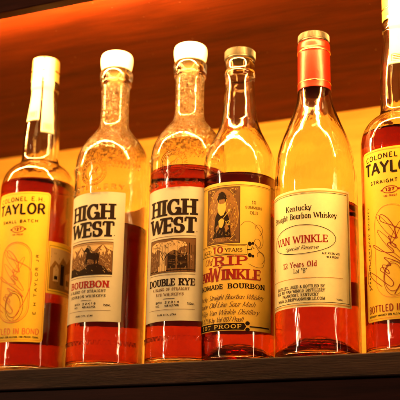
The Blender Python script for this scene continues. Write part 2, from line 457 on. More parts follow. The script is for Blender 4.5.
def bottle(root, outer, gm, lm, level, mouth_r, punt=.006, wall=.0021, base=.0045, punt_r=.72):
    """outer: list of (r, z) from the foot edge up to the mouth. Makes the glass and the liquid in it."""
    rb = outer[0][0]
    foot = [(0, punt), (rb * punt_r * .5, punt * .86), (rb * punt_r * .85, punt * .35), (rb * punt_r, .0006), (rb - .006, 0), (rb - .0035, .0002), (rb - .0012, .0013), (rb, .0036)]
    up = smooth_profile(outer[1:], 6)
    out = smooth_profile(foot, 4) + up
    zt = up[-1][1]
    ins = []                                                      # inner wall, from the mouth down
    for r, z in reversed(up):
        if z < base + .008: break
        w = wall if z < zt - .02 else max(wall, r - mouth_r)
        ins.append((max(r - w, mouth_r * .92), z))
    rin = rb - wall
    floor = smooth_profile([(rin, base + .008), (rin - .0012, base + .003), (rin - .005, base + .0008), (rin * .75, base + .0006 + punt * .2), (rin * .45, base + punt * .75), (0, base + punt)], 5)
    prof = out + [(up[-1][0] - .0012, zt + .0004)] + [(mouth_r + .0008, zt + .0002)] + ins + floor
    lathe_obj('glass_body', prof, gm, root)
    g = .00012
    inner = list(reversed(ins))
    liq = [(0, base + punt - g)] + [(r + (g if r > .001 else 0), z - g) for r, z in list(reversed(floor))[1:]]
    for r, z in inner:
        if z < level and z > liq[-1][1] + .0002: liq.append((r + g, z))
    rl = interp([(a, b) for a, b in inner], level) + g
    liq += [(rl, level + .0009), (rl - .0006, level + .0003), (rl - .002, level), (0, level)]
    lathe_obj('whiskey', liq, lm, root)
    return up

def hw_medallion(P, cx, cy, rr):
    P.ellipse(cx, cy, rr, rr, .0016, 0); P.ellipse(cx, cy, rr * .70, rr * .70, .0011, 0)
    for k in range(18):
        a = R(20 * k); P.stroke([(cx + rr * .8 * math.cos(a), cy + rr * .8 * math.sin(a)), (cx + rr * .93 * math.cos(a + .1), cy + rr * .93 * math.sin(a + .1))], .0008, 0)
    # prancing horse
    P.area([(cx - .005, cy - .001), (cx - .001, cy + .0018), (cx + .002, cy + .003), (cx + .0045, cy + .006), (cx + .0062, cy + .004), (cx + .0045, cy + .0032), (cx + .0035, cy - .0005), (cx + .006, cy - .0045), (cx + .0045, cy - .0045), (cx + .0015, cy - .0016), (cx - .0025, cy - .0022), (cx - .004, cy - .0062), (cx - .0055, cy - .006)], 0)

def emboss(P, name, m, parent, r, c, depth, rf):
    """Raised relief: the printed shapes given thickness, sunk a little into the wall."""
    bm = bmesh.new()
    for pts, mi, lay in P.q:
        lo, hi = [], []
        for u, v in pts:
            a = u / r + R(c); rr = rf(v)
            for L, x in ((lo, -.0003), (hi, depth + lay * .00001)):
                L.append(bm.verts.new(((rr + x) * math.sin(a), -(rr + x) * math.cos(a), v)))
        bm.faces.new(hi); bm.faces.new(lo[::-1])
        for i in range(len(lo)):
            j = (i + 1) % len(lo); bm.faces.new((lo[i], lo[j], hi[j], hi[i]))
    bmesh.ops.remove_doubles(bm, verts=bm.verts, dist=2e-6)
    bmesh.ops.recalc_face_normals(bm, faces=bm.faces)
    return link(name, bm, m, parent, False)

# ------------------------------------------------------------------ bottle kinds
def ribbed_cap(parent, r, z0, z1, liner=True):
    bm = bmesh.new(); n = 72; seg = n * 4
    rings = []
    H = z1 - z0
    for z, rr, rib in ((z0, r - .0004, 0), (z0 + .0003, r, 0), (z0 + .0014, r, 0), (z0 + .0018, r + .0002, 1), (z1 - .0022, r + .0002, 1), (z1 - .0015, r - .0001, 0), (z1 - .0006, r - .0006, 0), (z1 - .0001, r - .0016, 0), (z1, r - .003, 0)):
        rings.append([bm.verts.new(((rr + rib * (.00045 if k % 4 in (1, 2) else -.0003)) * math.sin(2 * math.pi * k / seg), -(rr + rib * (.00045 if k % 4 in (1, 2) else -.0003)) * math.cos(2 * math.pi * k / seg), z)) for k in range(seg)])
    for a, b in zip(rings, rings[1:]):
        for k in range(seg): bm.faces.new((a[k], a[(k + 1) % seg], b[(k + 1) % seg], b[k]))
    bm.faces.new(rings[-1]); bm.faces.new(rings[0][::-1])
    bmesh.ops.recalc_face_normals(bm, faces=bm.faces)
    o = link('cap', bm, M['capmetal'], parent, False)
    if liner: lathe_obj('cap_liner', [(0, z0 - .0009), (r - .0008, z0 - .0009), (r - .0008, z0 - .0001), (0, z0 - .0001)], M['liner'], o, 64)
    return o

def scrawl(P, u0, v0, sc, w, mi, ang):
    """Large looping signature written up the label."""
    pts = [(0, .2), (.25, .9), (.5, 1.15), (.42, .7), (.2, .1), (.1, -.25), (.3, -.3), (.55, .1), (.7, .5), (.85, .42), (.78, .1), (.62, .02), (.75, .3), (.95, .45), (1.0, .05), (1.15, .2), (1.3, .45), (1.25, -.2), (1.1, -.6), (1.35, -.2), (1.55, .5), (1.75, 1.1), (1.7, 1.25), (1.55, .7), (1.6, .1), (1.75, .15), (1.9, .45), (2.02, .38), (1.98, .08), (1.85, .05), (1.95, .3), (2.15, .4), (2.3, .5), (2.28, .1), (2.45, .2), (2.75, .35)]
    bar = [(-.25, .75), (.0, 1.2), (.5, 1.3), (1.0, 1.25), (1.5, 1.35), (1.75, 1.5)]
    tail = [(2.75, .35), (3.1, .8), (3.2, 1.2), (2.9, 1.1), (2.8, .4), (2.6, -.4), (1.9, -.7), (.9, -.72), (-.2, -.5)]
    for path in (pts, bar, tail):
        s = smooth_profile_free(path, 6)
        P.stroke([(u0 + sc * (x * math.cos(ang) - y * math.sin(ang)), v0 + sc * (x * math.sin(ang) + y * math.cos(ang))) for x, y in s], w, mi, w * .6)

def smooth_profile_free(p, n):
    out = []
    for i in range(len(p) - 1):
        p0, p1, p2, p3 = p[max(i - 1, 0)], p[i], p[i + 1], p[min(i + 2, len(p) - 1)]
        for k in range(n):
            t = k / n
            out.append(tuple(.5 * (2 * p1[j] + (p2[j] - p0[j]) * t + (2 * p0[j] - 5 * p1[j] + 4 * p2[j] - p3[j]) * t * t + (3 * p1[j] - p0[j] - 3 * p2[j] + p3[j]) * t ** 3) for j in (0, 1)))
    out.append(p[-1]); return out

def make_taylor(root, c, second, level, dz=0., sig='orange', neck_turn=0):
    r = .0418; D = lambda a: R(a) * r
    outer = [(r, .0036), (r, .0036), (r, .0036), (r, .02), (r, .10), (r, .19), (r, .2060), (.0414, .2120), (.0402, .2180), (.0382, .2240), (.0350, .2295), (.0303, .2345), (.0258, .2380), (.0228, .2410), (.0213, .2450),
             (.0208, .2500), (.0208, .2640), (.0205, .2780), (.0198, .2900), (.0184, .3045), (.0166, .3190), (.0158, .3290), (.0158, .3335), (.0166, .3345), (.0168, .3380), (.0168, .3430), (.0160, .3455), (.0160, .3455), (.0158, .3640)]
    bottle(root, outer, M['glass'], M['dark_whiskey'], level, .0105, punt=.005)
    # closure: gold shrink capsule round the stopper
    cap = lathe_obj('cap', smooth_profile([(.0162, .3450), (.0162, .3450), (.0163, .3490), (.0163, .3490), (.0161, .3500), (.0161, .3500), (.0160, .3690), (.0158, .3735), (.0146, .3754), (.0100, .3757), (0, .3757)], 4), M['tin'], root)
    lathe_obj('cap_band', [(.0163, .3570), (.01655, .3574), (.01655, .3584), (.0163, .3588)], M['gold'], cap)
    # two tails of the white paper strip that runs over the cap
    nk = [(.0158, .3336), (.0166, .3190), (.0184, .3045), (.0198, .2900), (.0205, .2780), (.0208, .2640), (.0208, .25)]
    def nr(z):
        if z > .345: return .0163
        if z > .3335: return .0169
        return interp(nk, z)
    for a, w, zb in ((-4 + neck_turn, .0150, .2900), (50 + neck_turn, .0130, .2745)):
        P = Print(); P.area([(-w / 2, zb), (w / 2, zb), (w / 2, .3735), (-w / 2, .3735)], 0)
        bm = bmesh.new(); cols = []
        zs = [.3740 - k * (.3740 - zb) / 40 for k in range(41)]
        us = [(-.5 + k / 14) * w for k in range(15)]
        G = [[None] * len(zs) for _ in us]
        for i, u in enumerate(us):
            for j, z in enumerate(zs):
                rr = nr(z) + .0003 + (.0004 if z < zb + .01 else 0) * (1 - (z - zb) / .01)
                an = u / .0172 + R(a); G[i][j] = bm.verts.new((rr * math.sin(an), -rr * math.cos(an), z))
        for i in range(len(us) - 1):
            for j in range(len(zs) - 1): bm.faces.new((G[i][j], G[i + 1][j], G[i + 1][j + 1], G[i][j + 1]))
        bmesh.ops.recalc_face_normals(bm, faces=bm.faces)
        o = link('paper_seal', bm, M['seal_paper'], root)
        md = o.modifiers.new('thickness', 'SOLIDIFY'); md.thickness = .0002; md.offset = 1
        Q = Print(); u = 0
        Q.frame(-w * .3, w * .3, zb + .004, zb + .012, .0004, 0)
        for k in range(3): Q.stroke([(-w * .22, zb + .006 + k * .002), (w * .22, zb + .006 + k * .002)], .0007, 0)
        Q.build('stamp', [M['brown']], o, .0172, a, 0, .0008, rf=nr)
    lab = wrap_label('front_label', r, c - 47, c + 47, .0300, .1955, M['taylor_paper'], root, .004)
    P = Print()
    P.text('COLONEL E.H.', D(-38), D(38), .1842, .1895, 0, .17, .14, track=.16, bow=.0006)
    P.text('TAYLOR', D(-40), D(40), .1695, .1828, 0, .20, .15, track=.07)
    P.text(second, D(-30), D(30), .1605, .1642, 0, .19, track=.22, bow=-.0005)
    # round stamp with figures and tiny words beneath
    P.ellipse(0, .1530, .0075, .0034, .0006, 1); P.text('127', D(-6), D(6), .1512, .1549, 1, .26, track=.1)
    P.stroke([(-.0095, .1530), (-.0078, .1530)], .0016, 1); P.stroke([(.0078, .1530), (.0095, .1530)], .0016, 1)
    P.text('100 PROOF', D(-9), D(9), .1460, .1480, 1, .2, track=.3)
    P.text('BOTTLED IN BOND', D(-41), D(41), .0378, .0446, 2 if sig == 'orange' else 1, .15, .12, track=.1)
    P.text('KENTUCKY WHISKEY 50% ALC/VOL (100 PROOF) 750ML', D(-41), D(41), .0340, .0360, 0, .2, track=.14)
    P.frame(D(-45), D(45), .0320, .1935, .00035, 2, .003)
    P.text('E H TAYLOR JR', D(30), D(30) + .0034, .0590, .1250, 0, .17, track=.35, rot90=True)
    P.text('STRAIGHT KENTUCKY WHISKEY', D(-39), D(-39) + .0028, .0600, .1400, 0, .17, track=.3, rot90=True)
    P.frame(D(-25), D(24), .0505, .1385, .0007 if sig == 'orange' else .0004, 2, .0165)
    if sig == 'orange': P.frame(D(-25) + .0016, D(24) - .0016, .0521, .1369, .0003, 2, .0152)
    scrawl(P, -.0075, .060, .0205, .0008, 2 if sig == 'orange' else 1, R(72))
    for (x, y, L, w_, an) in ((-.006, .118, .016, .0030, -52), (-.002, .100, .020, .0028, -50), (.004, .111, .012, .0020, 62)):
        P.stroke([(x + L * math.cos(t) * math.cos(R(an)) - w_ * math.sin(t) * math.sin(R(an)), y + L * math.cos(t) * math.sin(R(an)) + w_ * math.sin(t) * math.cos(R(an))) for t in [k * 6.2832 / 30 for k in range(31)]], .0005, 2 if sig == 'orange' else 1, .0003)
    P.ellipse(.000, .0690, .0085, .0130, .0005, 1); P.ellipse(.001, .0680, .0105, .0160, .0004, 1)
    P.build('lettering', [M['ink'], M['red'], M['orange_ink']], lab, r, c)
    side = wrap_label('side_label', r, c + 47.6, c + 118, .0840, .1415, M['cream_paper'] if False else M['taylor_paper'], root, .0005)
    P = Print()
    P.rect(D(52), D(112), .0890, .1345, 3, 0)
    P.area([(D(52), .112), (D(60), .121), (D(68), .117), (D(76), .126), (D(86), .120), (D(96), .128), (D(112), .118), (D(112), .1345), (D(52), .1345)], 2, 1)
    P.area([(D(58), .098), (D(58), .112), (D(63), .117), (D(68), .112), (D(68), .098)], 2, 2); P.area([(D(72), .095), (D(72), .118), (D(80), .118), (D(80), .095)], 0, 2)
    P.area([(D(84), .092), (D(84), .108), (D(98), .112), (D(98), .092)], 2, 2); P.rect(D(60), D(66), .100, .104, 0, 3); P.rect(D(87), D(90), .096, .102, 0, 3); P.rect(D(92), D(95), .096, .102, 0, 3)
    for k in range(80):
        u = D(random.uniform(53, 108)); v = random.uniform(.0905, .131)
        P.stroke([(u, v), (u + random.uniform(-.0006, .0012), v + random.uniform(.0006, .0024))], .00035, random.choice((0, 0, 1, 2)))
    P.frame(D(50), D(114), .0868, .1368, .0004, 0)
    P.build('engraving', [M['ink'], M['brown'], M['sepia_light'], M['sepia_gold']], side, r, c)
    wrap_label('back_label', r, c + 140, c + 222, .0370, .0850, M['back_paper'], root, .001)

def make_west(root, c, rye, level, dz):
    r = .0405; D = lambda a: R(a) * r
    outer = [(r, .0036), (r, .0036), (r, .0036), (r, .02), (r, .10), (r, .20), (.0405, .2200), (.0400, .2290), (.0384, .2375), (.0353, .2455), (.0305, .2540), (.0262, .2600), (.0222, .2655), (.0190, .2700), (.0168, .2750),
             (.0159, .2830), (.0156, .3060), (.0159, .3230), (.0164, .3270), (.0174, .3285), (.0179, .3310), (.0175, .3330), (.0180, .3345), (.0186, .3380), (.0186, .3425), (.0180, .3455), (.0165, .3465)]
    up = bottle(root, outer, M['pitted'], M['whiskey'], level, .0105, punt=.004)
    rf = lambda z: interp(up, z)
    P = Print()
    P.text('DISTILLERY', D(-52), D(52), .1858 + dz, .1920 + dz, 0, .2, .18, track=.2)
    hw_medallion(P, D(2), .2075 + dz * .5, .0145)
    for k in range(26):                                            # ring of raised drops round the shoulder
        a = -75 + 150 * k / 25; u = D(a)
        if abs(u) > .016: P.stroke([(u, .2135), (u + .0016, .2170), (u + .0006, .2200)], .0012, 0)
    emboss(P, 'embossed_relief', M['glass'], root, r, c, .0014, rf)
    P = Print()
    for k in range(24):
        u = D(-84 + 7 * k)
        P.stroke([(u, .0225), (u + .0012, .0268), (u + .0030, .0268), (u + .0036, .0228)], .0009, 0)
    emboss(P, 'foot_relief', M['glass'], root, r, c, .0009, rf)
    st = lathe_obj('stopper', smooth_profile([(0, .3472), (.0100, .3472), (.0163, .3474), (.0169, .3490), (.0177, .3530), (.0184, .3590), (.0184, .3630), (.0176, .3670), (.0152, .3692), (.0100, .3702), (0, .3704)], 5), M['stopper'], root)
    lathe_obj('cork', [(0, .3250), (.0092, .3250), (.0096, .3262), (.0096, .3470), (0, .3470)], M['cork'], st, 48)
    lab = wrap_label('front_label', r, c - 53, c + 54, .0440 + dz, .1830 + dz, M['west_paper'], root, .0012)
    P = Print()
    P.text('HIGH', D(-38), D(38), .1528, .1700, 0, .27, .12, serif=.10, track=.06)
    P.text('WEST', D(-38), D(38), .1338, .1508, 0, .27, .12, serif=.10, track=.04)
    P.stroke([(D(39.2), .1348), (D(39.2), .1358)], .0009, 0)
    P.stroke([(D(-38), .1308), (D(38), .1308)], .0004, 1)
    P.stroke([(D(-38), .0911), (D(38), .0911)], .0004, 1)
    P.stroke([(D(-38), .0555), (D(38), .0555)], .0003, 1)
    if rye:
        P.text('DOUBLE RYE', D(-38), D(38), .0795, .0868, 0, .24, .12, serif=.09, track=.1)
        P.text('A BLEND OF STRAIGHT', D(-29), D(30), .0745, .0774, 1, .15, serif=.06, track=.2)
        P.text('RYE WHISKEYS', D(-22), D(22), .0693, .0722, 1, .15, serif=.06, track=.2)
    else:
        P.text('BOURBON', D(-34), D(34), .0795, .0868, 2, .25, .12, serif=.09, track=.12)
        P.text('A BLEND OF STRAIGHT', D(-36), D(30), .0745, .0774, 0, .15, serif=.06, track=.2)
        P.text('BOURBON WHISKEYS', D(-32), D(30), .0693, .0722, 0, .15, serif=.06, track=.2)
    P.stroke([(-.0065, .0664), (.0065, .0664)], .0005, 0)
    P.text('BATCH', D(-22), D(-11), .0616, .0640, 0, .16, track=.15); P.text('NO.', D(-22), D(-14), .0583, .0606, 0, .16, track=.15)
    P.text('22B14' if rye else '22K18', D(-6), D(16), .0616, .0640, 0, .2, track=.25); P.text('46% ALC/VOL', D(-6), D(16), .0583, .0606, 0, .18, track=.15)
    P.text('750ML', D(27), D(38), .0598, .0622, 0, .16, track=.15)
    P.text('PARK CITY, UTAH', D(-18), D(12), .0492, .0513, 0, .18, track=.2)
    P.build('lettering', [M['ink'], M['brown'], M['red']], lab, r, c, dz)
    P = Print()
    u0, u1, v0, v1 = D(-38), D(38), .0933, .1283
    X = lambda t: u0 + (u1 - u0) * t; Y = lambda t: v0 + (v1 - v0) * t
    P.rect(u0, u1, v0, v1, 1, 0)
    def pol(pts, mi, lay): P.area([(X(a), Y(b)) for a, b in pts], mi, lay)
    if not rye:
        pol([(0, .55), (0, .97), (1, .97), (1, .72), (.9, .78), (.8, .93), (.72, .85), (.62, .7), (.55, .78), (.45, .66), (.33, .88), (.22, .74), (.12, .82)], 2, 1)   # sky behind peaks
        for px, py, s in ((.12, .80, .16), (.33, .86, .2), (.55, .76, .12), (.80, .92, .22), (.93, .75, .1)):      # snow on the peaks
            pol([(px, py), (px - s * .5, py - s * 1.3), (px - s * .25, py - s * 1.0), (px - s * .15, py - s * 1.6), (px + s * .05, py - s * .9), (px + s * .2, py - s * 1.5), (px + s * .3, py - s * .8)], 2, 2)
        for k in range(330):
            a = random.uniform(.01, .95); b = random.uniform(.12, .84); q = random.uniform(.01, .045)
            P.stroke([(X(a), Y(b)), (X(a + q), Y(b - q * random.uniform(.6, 2.6)))], random.uniform(.0002, .00042), random.choice((0, 0, 2, 2, 1)))
        for k in range(14): P.stroke([(X(.01), Y(.90 + k * .006)), (X(.99), Y(.90 + k * .006))], .00009, 1)
        pol([(.0, .0), (0, .22), (.12, .26), (.3, .14), (.42, .2), (.5, .3), (.7, .33), (.84, .24), (.92, .10), (1, .06), (1, 0)], 0, 7)      # rock
        # bighorn sheep in profile, facing left on the rock
        pol([(.455, .30), (.475, .30), (.488, .44), (.510, .50), (.60, .47), (.635, .44), (.640, .30), (.660, .30), (.668, .42), (.680, .46), (.700, .42), (.695, .31), (.716, .31), (.728, .44), (.738, .56), (.722, .64), (.68, .665), (.60, .65), (.545, .69), (.520, .78), (.500, .84), (.465, .85), (.440, .80), (.400, .74), (.405, .70), (.450, .71), (.470, .68), (.462, .60), (.458, .50), (.430, .42), (.425, .34), (.443, .34), (.452, .42), (.462, .44)], 0, 8)
        hx, hy = X(.492), Y(.775)
        P.stroke([(hx + .0032 * math.cos(R(a)) * (1 - (110 - a) / 620), hy + .0040 * math.sin(R(a)) * (1 - (110 - a) / 620)) for a in range(110, -250, -20)], .0019, 0, .0014)
        P.stroke([(hx + .0032 * math.cos(R(a)) * (1 - (110 - a) / 620), hy + .0040 * math.sin(R(a)) * (1 - (110 - a) / 620)) for a in range(100, -220, -20)], .0004, 2, .0003)
        for q in ((.52, .62, .56, .52), (.60, .62, .62, .52), (.68, .62, .70, .52), (.55, .66, .50, .56)):
            P.stroke([(X(q[0]), Y(q[1])), (X(q[2]), Y(q[3]))], .0003, 1)
    else:
        for k in range(16): P.stroke([(X(.02 + k * .064), Y(.02)), (X(.02 + k * .064), Y(.8))], .0004, 0)           # plank wall
        pol([(.04, .70), (.05, .86), (.2, .93), (.4, .90), (.6, .95), (.8, .88), (.84, .78), (.7, .72), (.66, .62), (.58, .66), (.5, .60), (.42, .50), (.36, .56), (.30, .66), (.22, .72), (.12, .62)], 2, 2)    # carved canopy
        for k in range(46):
            a = random.uniform(.06, .8); b = random.uniform(.68, .9); P.stroke([(X(a), Y(b)), (X(a + .02), Y(b + .04)), (X(a + .045), Y(b - .01))], .0005, random.choice((0, 1)))
        pol([(.28, .10), (.41, .10), (.41, .60), (.28, .62)], 2, 3); pol([(.25, .05), (.43, .05), (.43, .2), (.25, .2)], 2, 4)
        pol([(.46, .12), (.62, .12), (.62, .58), (.54, .52), (.46, .58)], 0, 4); pol([(.66, .12), (.84, .12), (.84, .58), (.74, .52), (.66, .58)], 0, 4)
        for k in range(8):
            P.stroke([(X(.47), Y(.16 + k * .05)), (X(.61), Y(.16 + k * .05))], .0004, 1); P.stroke([(X(.67), Y(.16 + k * .05)), (X(.83), Y(.16 + k * .05))], .0004, 1)
        P.stroke([(X(.34), Y(.5)), (X(.39), Y(.62)), (X(.45), Y(.52)), (X(.37), Y(.36)), (X(.30), Y(.54)), (X(.34), Y(.6))], .0007, 0)
        P.stroke([(X(.88), Y(.02)), (X(.88), Y(.86))], .0009, 0); P.stroke([(X(.80), Y(.1)), (X(.80), Y(.7))], .0007, 2)
        P.stroke([(X(0), Y(.06)), (X(1), Y(.06))], .0011, 0)
        for k in range(220):
            a = random.uniform(.02, .96); b = random.uniform(.05, .62); q = random.uniform(.02, .09)
            P.stroke([(X(a), Y(b)), (X(a + random.uniform(-.004, .004)), Y(min(b + q, .96)))], random.uniform(.00018, .0004), random.choice((0, 0, 2, 1)))
    P.frame(u0, u1, v0, v1, .0004, 0)
    P.build('engraving', [M['ink'], M['brown'], M['sepia_light']], lab, r, c, dz, lift=.0002)
    wrap_label('back_label', r, c + 128, c + 232, .0490 + dz, .1830 + dz, M['back_paper'], root, .001)

def make_rip(root, c, level):
    r = .0385; D = lambda a: R(a) * r
    outer = [(r, .0036), (r, .0036), (r, .0036), (r, .02), (r, .10), (r, .16), (.0385, .1880), (.0383, .1980), (.0375, .2095), (.0359, .2180), (.0326, .2273), (.0275, .2385), (.0238, .2464), (.0207, .2554), (.0193, .2611), (.0179, .2725), (.0170, .2840),
             (.0161, .2960), (.0156, .3070), (.0158, .3130), (.0165, .3160), (.0165, .3175), (.0158, .3200), (.0156, .3225), (.0158, .3300), (.0152, .3330)]
    bottle(root, outer, M['glass'], M['whiskey'], level, .0105, punt=.017, punt_r=.86)
    ribbed_cap(root, .0161, .3342, .3459)
    lab = wrap_label('front_label', r, c - 77, c + 77, .0290, .1800, M['rip_paper'], root, .0015)
    wrap_label('back_label', r, c + 128, c + 232, .0350, .1960, M['back_paper'], root, .001)
    P = Print()
    P.stroke([(D(-75), .1765), (D(75), .1765)], .0006, 2); P.stroke([(D(-75), .1752), (D(75), .1752)], .0002, 2)
    P.stroke([(D(75), .030), (D(75), .1765)], .0004, 2); P.stroke([(D(-75), .030), (D(-75), .1765)], .0004, 2)
    P.text('10', D(41), D(48), .1568, .1605, 0, .15, .09, serif=.04)
    P.text('SUMMERS', D(31), D(58), .1518, .1546, 0, .15, .09, serif=.05, track=.14)
    P.text('OLD', D(38), D(51), .1460, .1495, 0, .15, .09, serif=.05, track=.14)
    # banner AGED 10 YEARS
    P.area([(D(-50), .1048), (D(34), .1048), (D(34), .1148), (D(-50), .1148)], 3, 0)
    P.frame(D(-50), D(34), .1048, .1148, .0005, 0); P.frame(D(-48), D(32), .1060, .1136, .00025, 0)
    P.text('AGED', D(-42), D(-23), .1073, .1110, 0, .2, .1, serif=.07)
    P.text('10', D(-20), D(-2), .1066, .1132, 1, .28, .1, serif=.1)
    P.text('YEARS', D(1), D(27), .1073, .1110, 0, .2, .1, serif=.07)
    for cy in (.1042, .1158):
        P.blob(D(38), cy, .0020, .0022, 0, 2); P.blob(D(43), cy + (.0007 if cy > .11 else -.0007), .0014, .0015, 0, 3)
        P.blob(D(-54), cy, .0018, .0020, 0, 2)
    P.stroke([(D(34), .1098), (D(40), .1098), (D(42), .1130), (D(45), .1108)], .0009, 0)
    # curls beside the picture
    for (x, y, s, fl) in ((50, .132, .0075, 1), (48, .118, .0062, 1), (53, .104, .0080, 1)):
        pts = [(D(x) + s * (1 - t * .8) * math.cos(t * 4.6 - 1.2), y + s * (1 - t * .8) * math.sin(t * 4.6 - 1.2)) for t in [k / 16 for k in range(17)]]
        P.stroke(pts, .0005, 2, .0003)
    P.stroke(smooth_profile_free([(D(24), .134), (D(32), .1385), (D(44), .1370), (D(57), .128), (D(60), .118), (D(54), .112), (D(46), .116), (D(52), .110), (D(62), .104), (D(60), .094), (D(48), .0925), (D(36), .0955)], 6), .0005, 2, .0003)
    P.text('Old', D(-38), D(-22), .0955, .1025, 1, .10, .05, slant=.25)
    P.text('RIP', D(-17), D(34), .0938, .1035, 1, .30, .11, serif=.12, track=.14)
    P.text('VAN ', D(-56), D(-20), .0795, .0888, 1, .28, .10, serif=.09)
    P.text('W', D(-25), D(-6), .0780, .0930, 1, .20, .07, serif=.08)
    P.text('INKLE', D(-4), D(56), .0795, .0900, 1, .27, .10, serif=.09, track=.05)
    P.text('HANDMADE', D(-62), D(-2), .0705, .0752, 0, .24, .12, serif=.09, track=.12)
    P.text('BOURBON', D(6), D(63), .0705, .0755, 0, .24, .12, serif=.09, track=.12)
    P.text('Kentucky Straight Bourbon Whiskey', D(-62), D(60), .0598, .0650, 2, .115, .05, slant=.5, track=-.01)
    P.text('Genuine Old Line Sour Mash', D(-60), D(46), .0523, .0575, 2, .115, .05, slant=.5, track=-.01)
    P.text('Old Rip Van Winkle Distillery', D(-60), D(52), .0448, .0500, 2, .115, .05, slant=.5, track=-.01)
    P.text('Alc 53.5% by Vol (107 Proof)', D(-52), D(28), .0375, .0425, 2, .115, .05, slant=.4, track=0)
    P.area([(D(-50), .0298), (D(30), .0298), (D(33), .0330), (D(30), .0364), (D(-50), .0364), (D(-53), .0330)], 0, 0)
    for cy in (.0300, .0362): P.blob(D(35), cy, .0022, .0020, 0, 2); P.blob(D(-54), cy, .0016, .0018, 0, 2)
    P.text('107 PROOF', D(-42), D(26), .0311, .0351, 3, .26, .14, serif=.08, track=.16)
    P.stroke([(D(38), .0330), (D(72), .0330)], .0011, 0)
    P.build('lettering', [M['ink'], M['red'], M['brown'], M['rip_paper']], lab, r, c)
    P = Print()
    u0, u1, v0, v1 = D(-33), D(23), .1165, .1745; cx, cy = (u0 + u1) / 2, (v0 + v1) / 2
    P.rect(u0, u1, v0, v1, 3, 0); P.blob(cx, cy, (u1 - u0) * .455, (v1 - v0) * .475, 1, 1, 44)
    for k in range(260):                                                    # hatching round the figure
        a = random.uniform(0, 6.28); q = random.uniform(.5, .95); x = cx + (u1 - u0) * .44 * q * math.cos(a); y = cy + (v1 - v0) * .45 * q * math.sin(a)
        P.stroke([(x, y), (x + random.uniform(-.001, .001), y - random.uniform(.0008, .003))], random.uniform(.0002, .0004), random.choice((3, 2, 3, 0)))
    P.ellipse(cx, cy, (u1 - u0) * .455, (v1 - v0) * .475, .0005, 2); P.ellipse(cx, cy, (u1 - u0) * .42, (v1 - v0) * .445, .0002, 0)
    for sx in (-1, 1):
        for sy in (-1, 1):
            P.stroke([(cx + sx * .0124, cy + sy * .0275), (cx + sx * .0085, cy + sy * .0262), (cx + sx * .0118, cy + sy * .0225)], .0004, 2)
    for sx in (-1, 1):
        for sy in (-1, 1):
            for q in range(3):
                ox, oy = cx + sx * (.0150 - .0012 * q), cy + sy * (.0262 - .0030 * q)
                P.stroke([(ox + .0014 * (1 - t * .7) * math.cos(t * 5) * sx, oy + .0016 * (1 - t * .7) * math.sin(t * 5) * sy) for t in [k / 10 for k in range(11)]], .0003, 0 if q % 2 else 2)
    # old bearded man: body, coat, arms, hat, face, beard, clay pipe
    A = lambda pts, mi, lay: P.area([(cx + a * .01, cy + b * .01) for a, b in pts], mi, lay)
    A([(-1.0, -2.3), (-.85, -.9), (-.75, -.1), (-.5, .35), (-.2, .5), (.2, .5), (.5, .3), (.75, -.2), (.9, -1.0), (1.0, -2.3)], 0, 2)
    A([(-.45, 1.4), (-.55, 1.9), (-.35, 2.35), (0, 2.5), (.35, 2.3), (.5, 1.9), (.42, 1.4)], 0, 3)
    A([(-.62, 1.72), (-.3, 1.86), (.3, 1.86), (.62, 1.7), (.3, 1.62), (-.3, 1.62)], 0, 4)
    A([(-.32, 1.66), (.32, 1.66), (.36, 1.2), (-.36, 1.2)], 1, 5)
    A([(-.42, 1.35), (-.5, .8), (-.34, .2), (-.1, -.05), (.2, .0), (.42, .5), (.5, .9), (.42, 1.35), (.2, 1.2), (-.2, 1.2)], 2, 6)
    P.stroke([(cx - .0022, cy + .0148), (cx - .0008, cy + .0150)], .0006, 0); P.stroke([(cx + .0008, cy + .0150), (cx + .0022, cy + .0148)], .0006, 0)
    P.stroke([(cx, cy + .0145), (cx + .0005, cy + .0130)], .0004, 0); P.stroke([(cx - .001, cy + .0116), (cx + .0012, cy + .0116)], .0006, 0)
    A([(-.35, -.55), (-.05, -.3), (.3, -.5), (.2, -1.0), (.05, -1.3), (-.3, -1.2)], 2, 5)
    A([(-.7, -1.2), (-.35, -.9), (-.3, -1.35), (-.6, -1.8)], 1, 5); A([(.3, -1.2), (.6, -.8), (.75, -1.4), (.5, -1.8)], 1, 5)
    P.stroke([(cx + .001, cy - .004), (cx + .0075, cy + .0035)], .0006, 2); P.blob(cx + .0080, cy + .0045, .0010, .0014, 2, 7)
    P.text('12', cx + .0040, cx + .0085, cy - .0105, cy - .0060, 2, .14, .1)
    P.frame(u0, u1, v0, v1, .0005, 0)
    P.build('portrait', [M['ink'], M['sepia_gold'], M['rip_paper'], M['brown']], lab, r, c, lift=.0002)

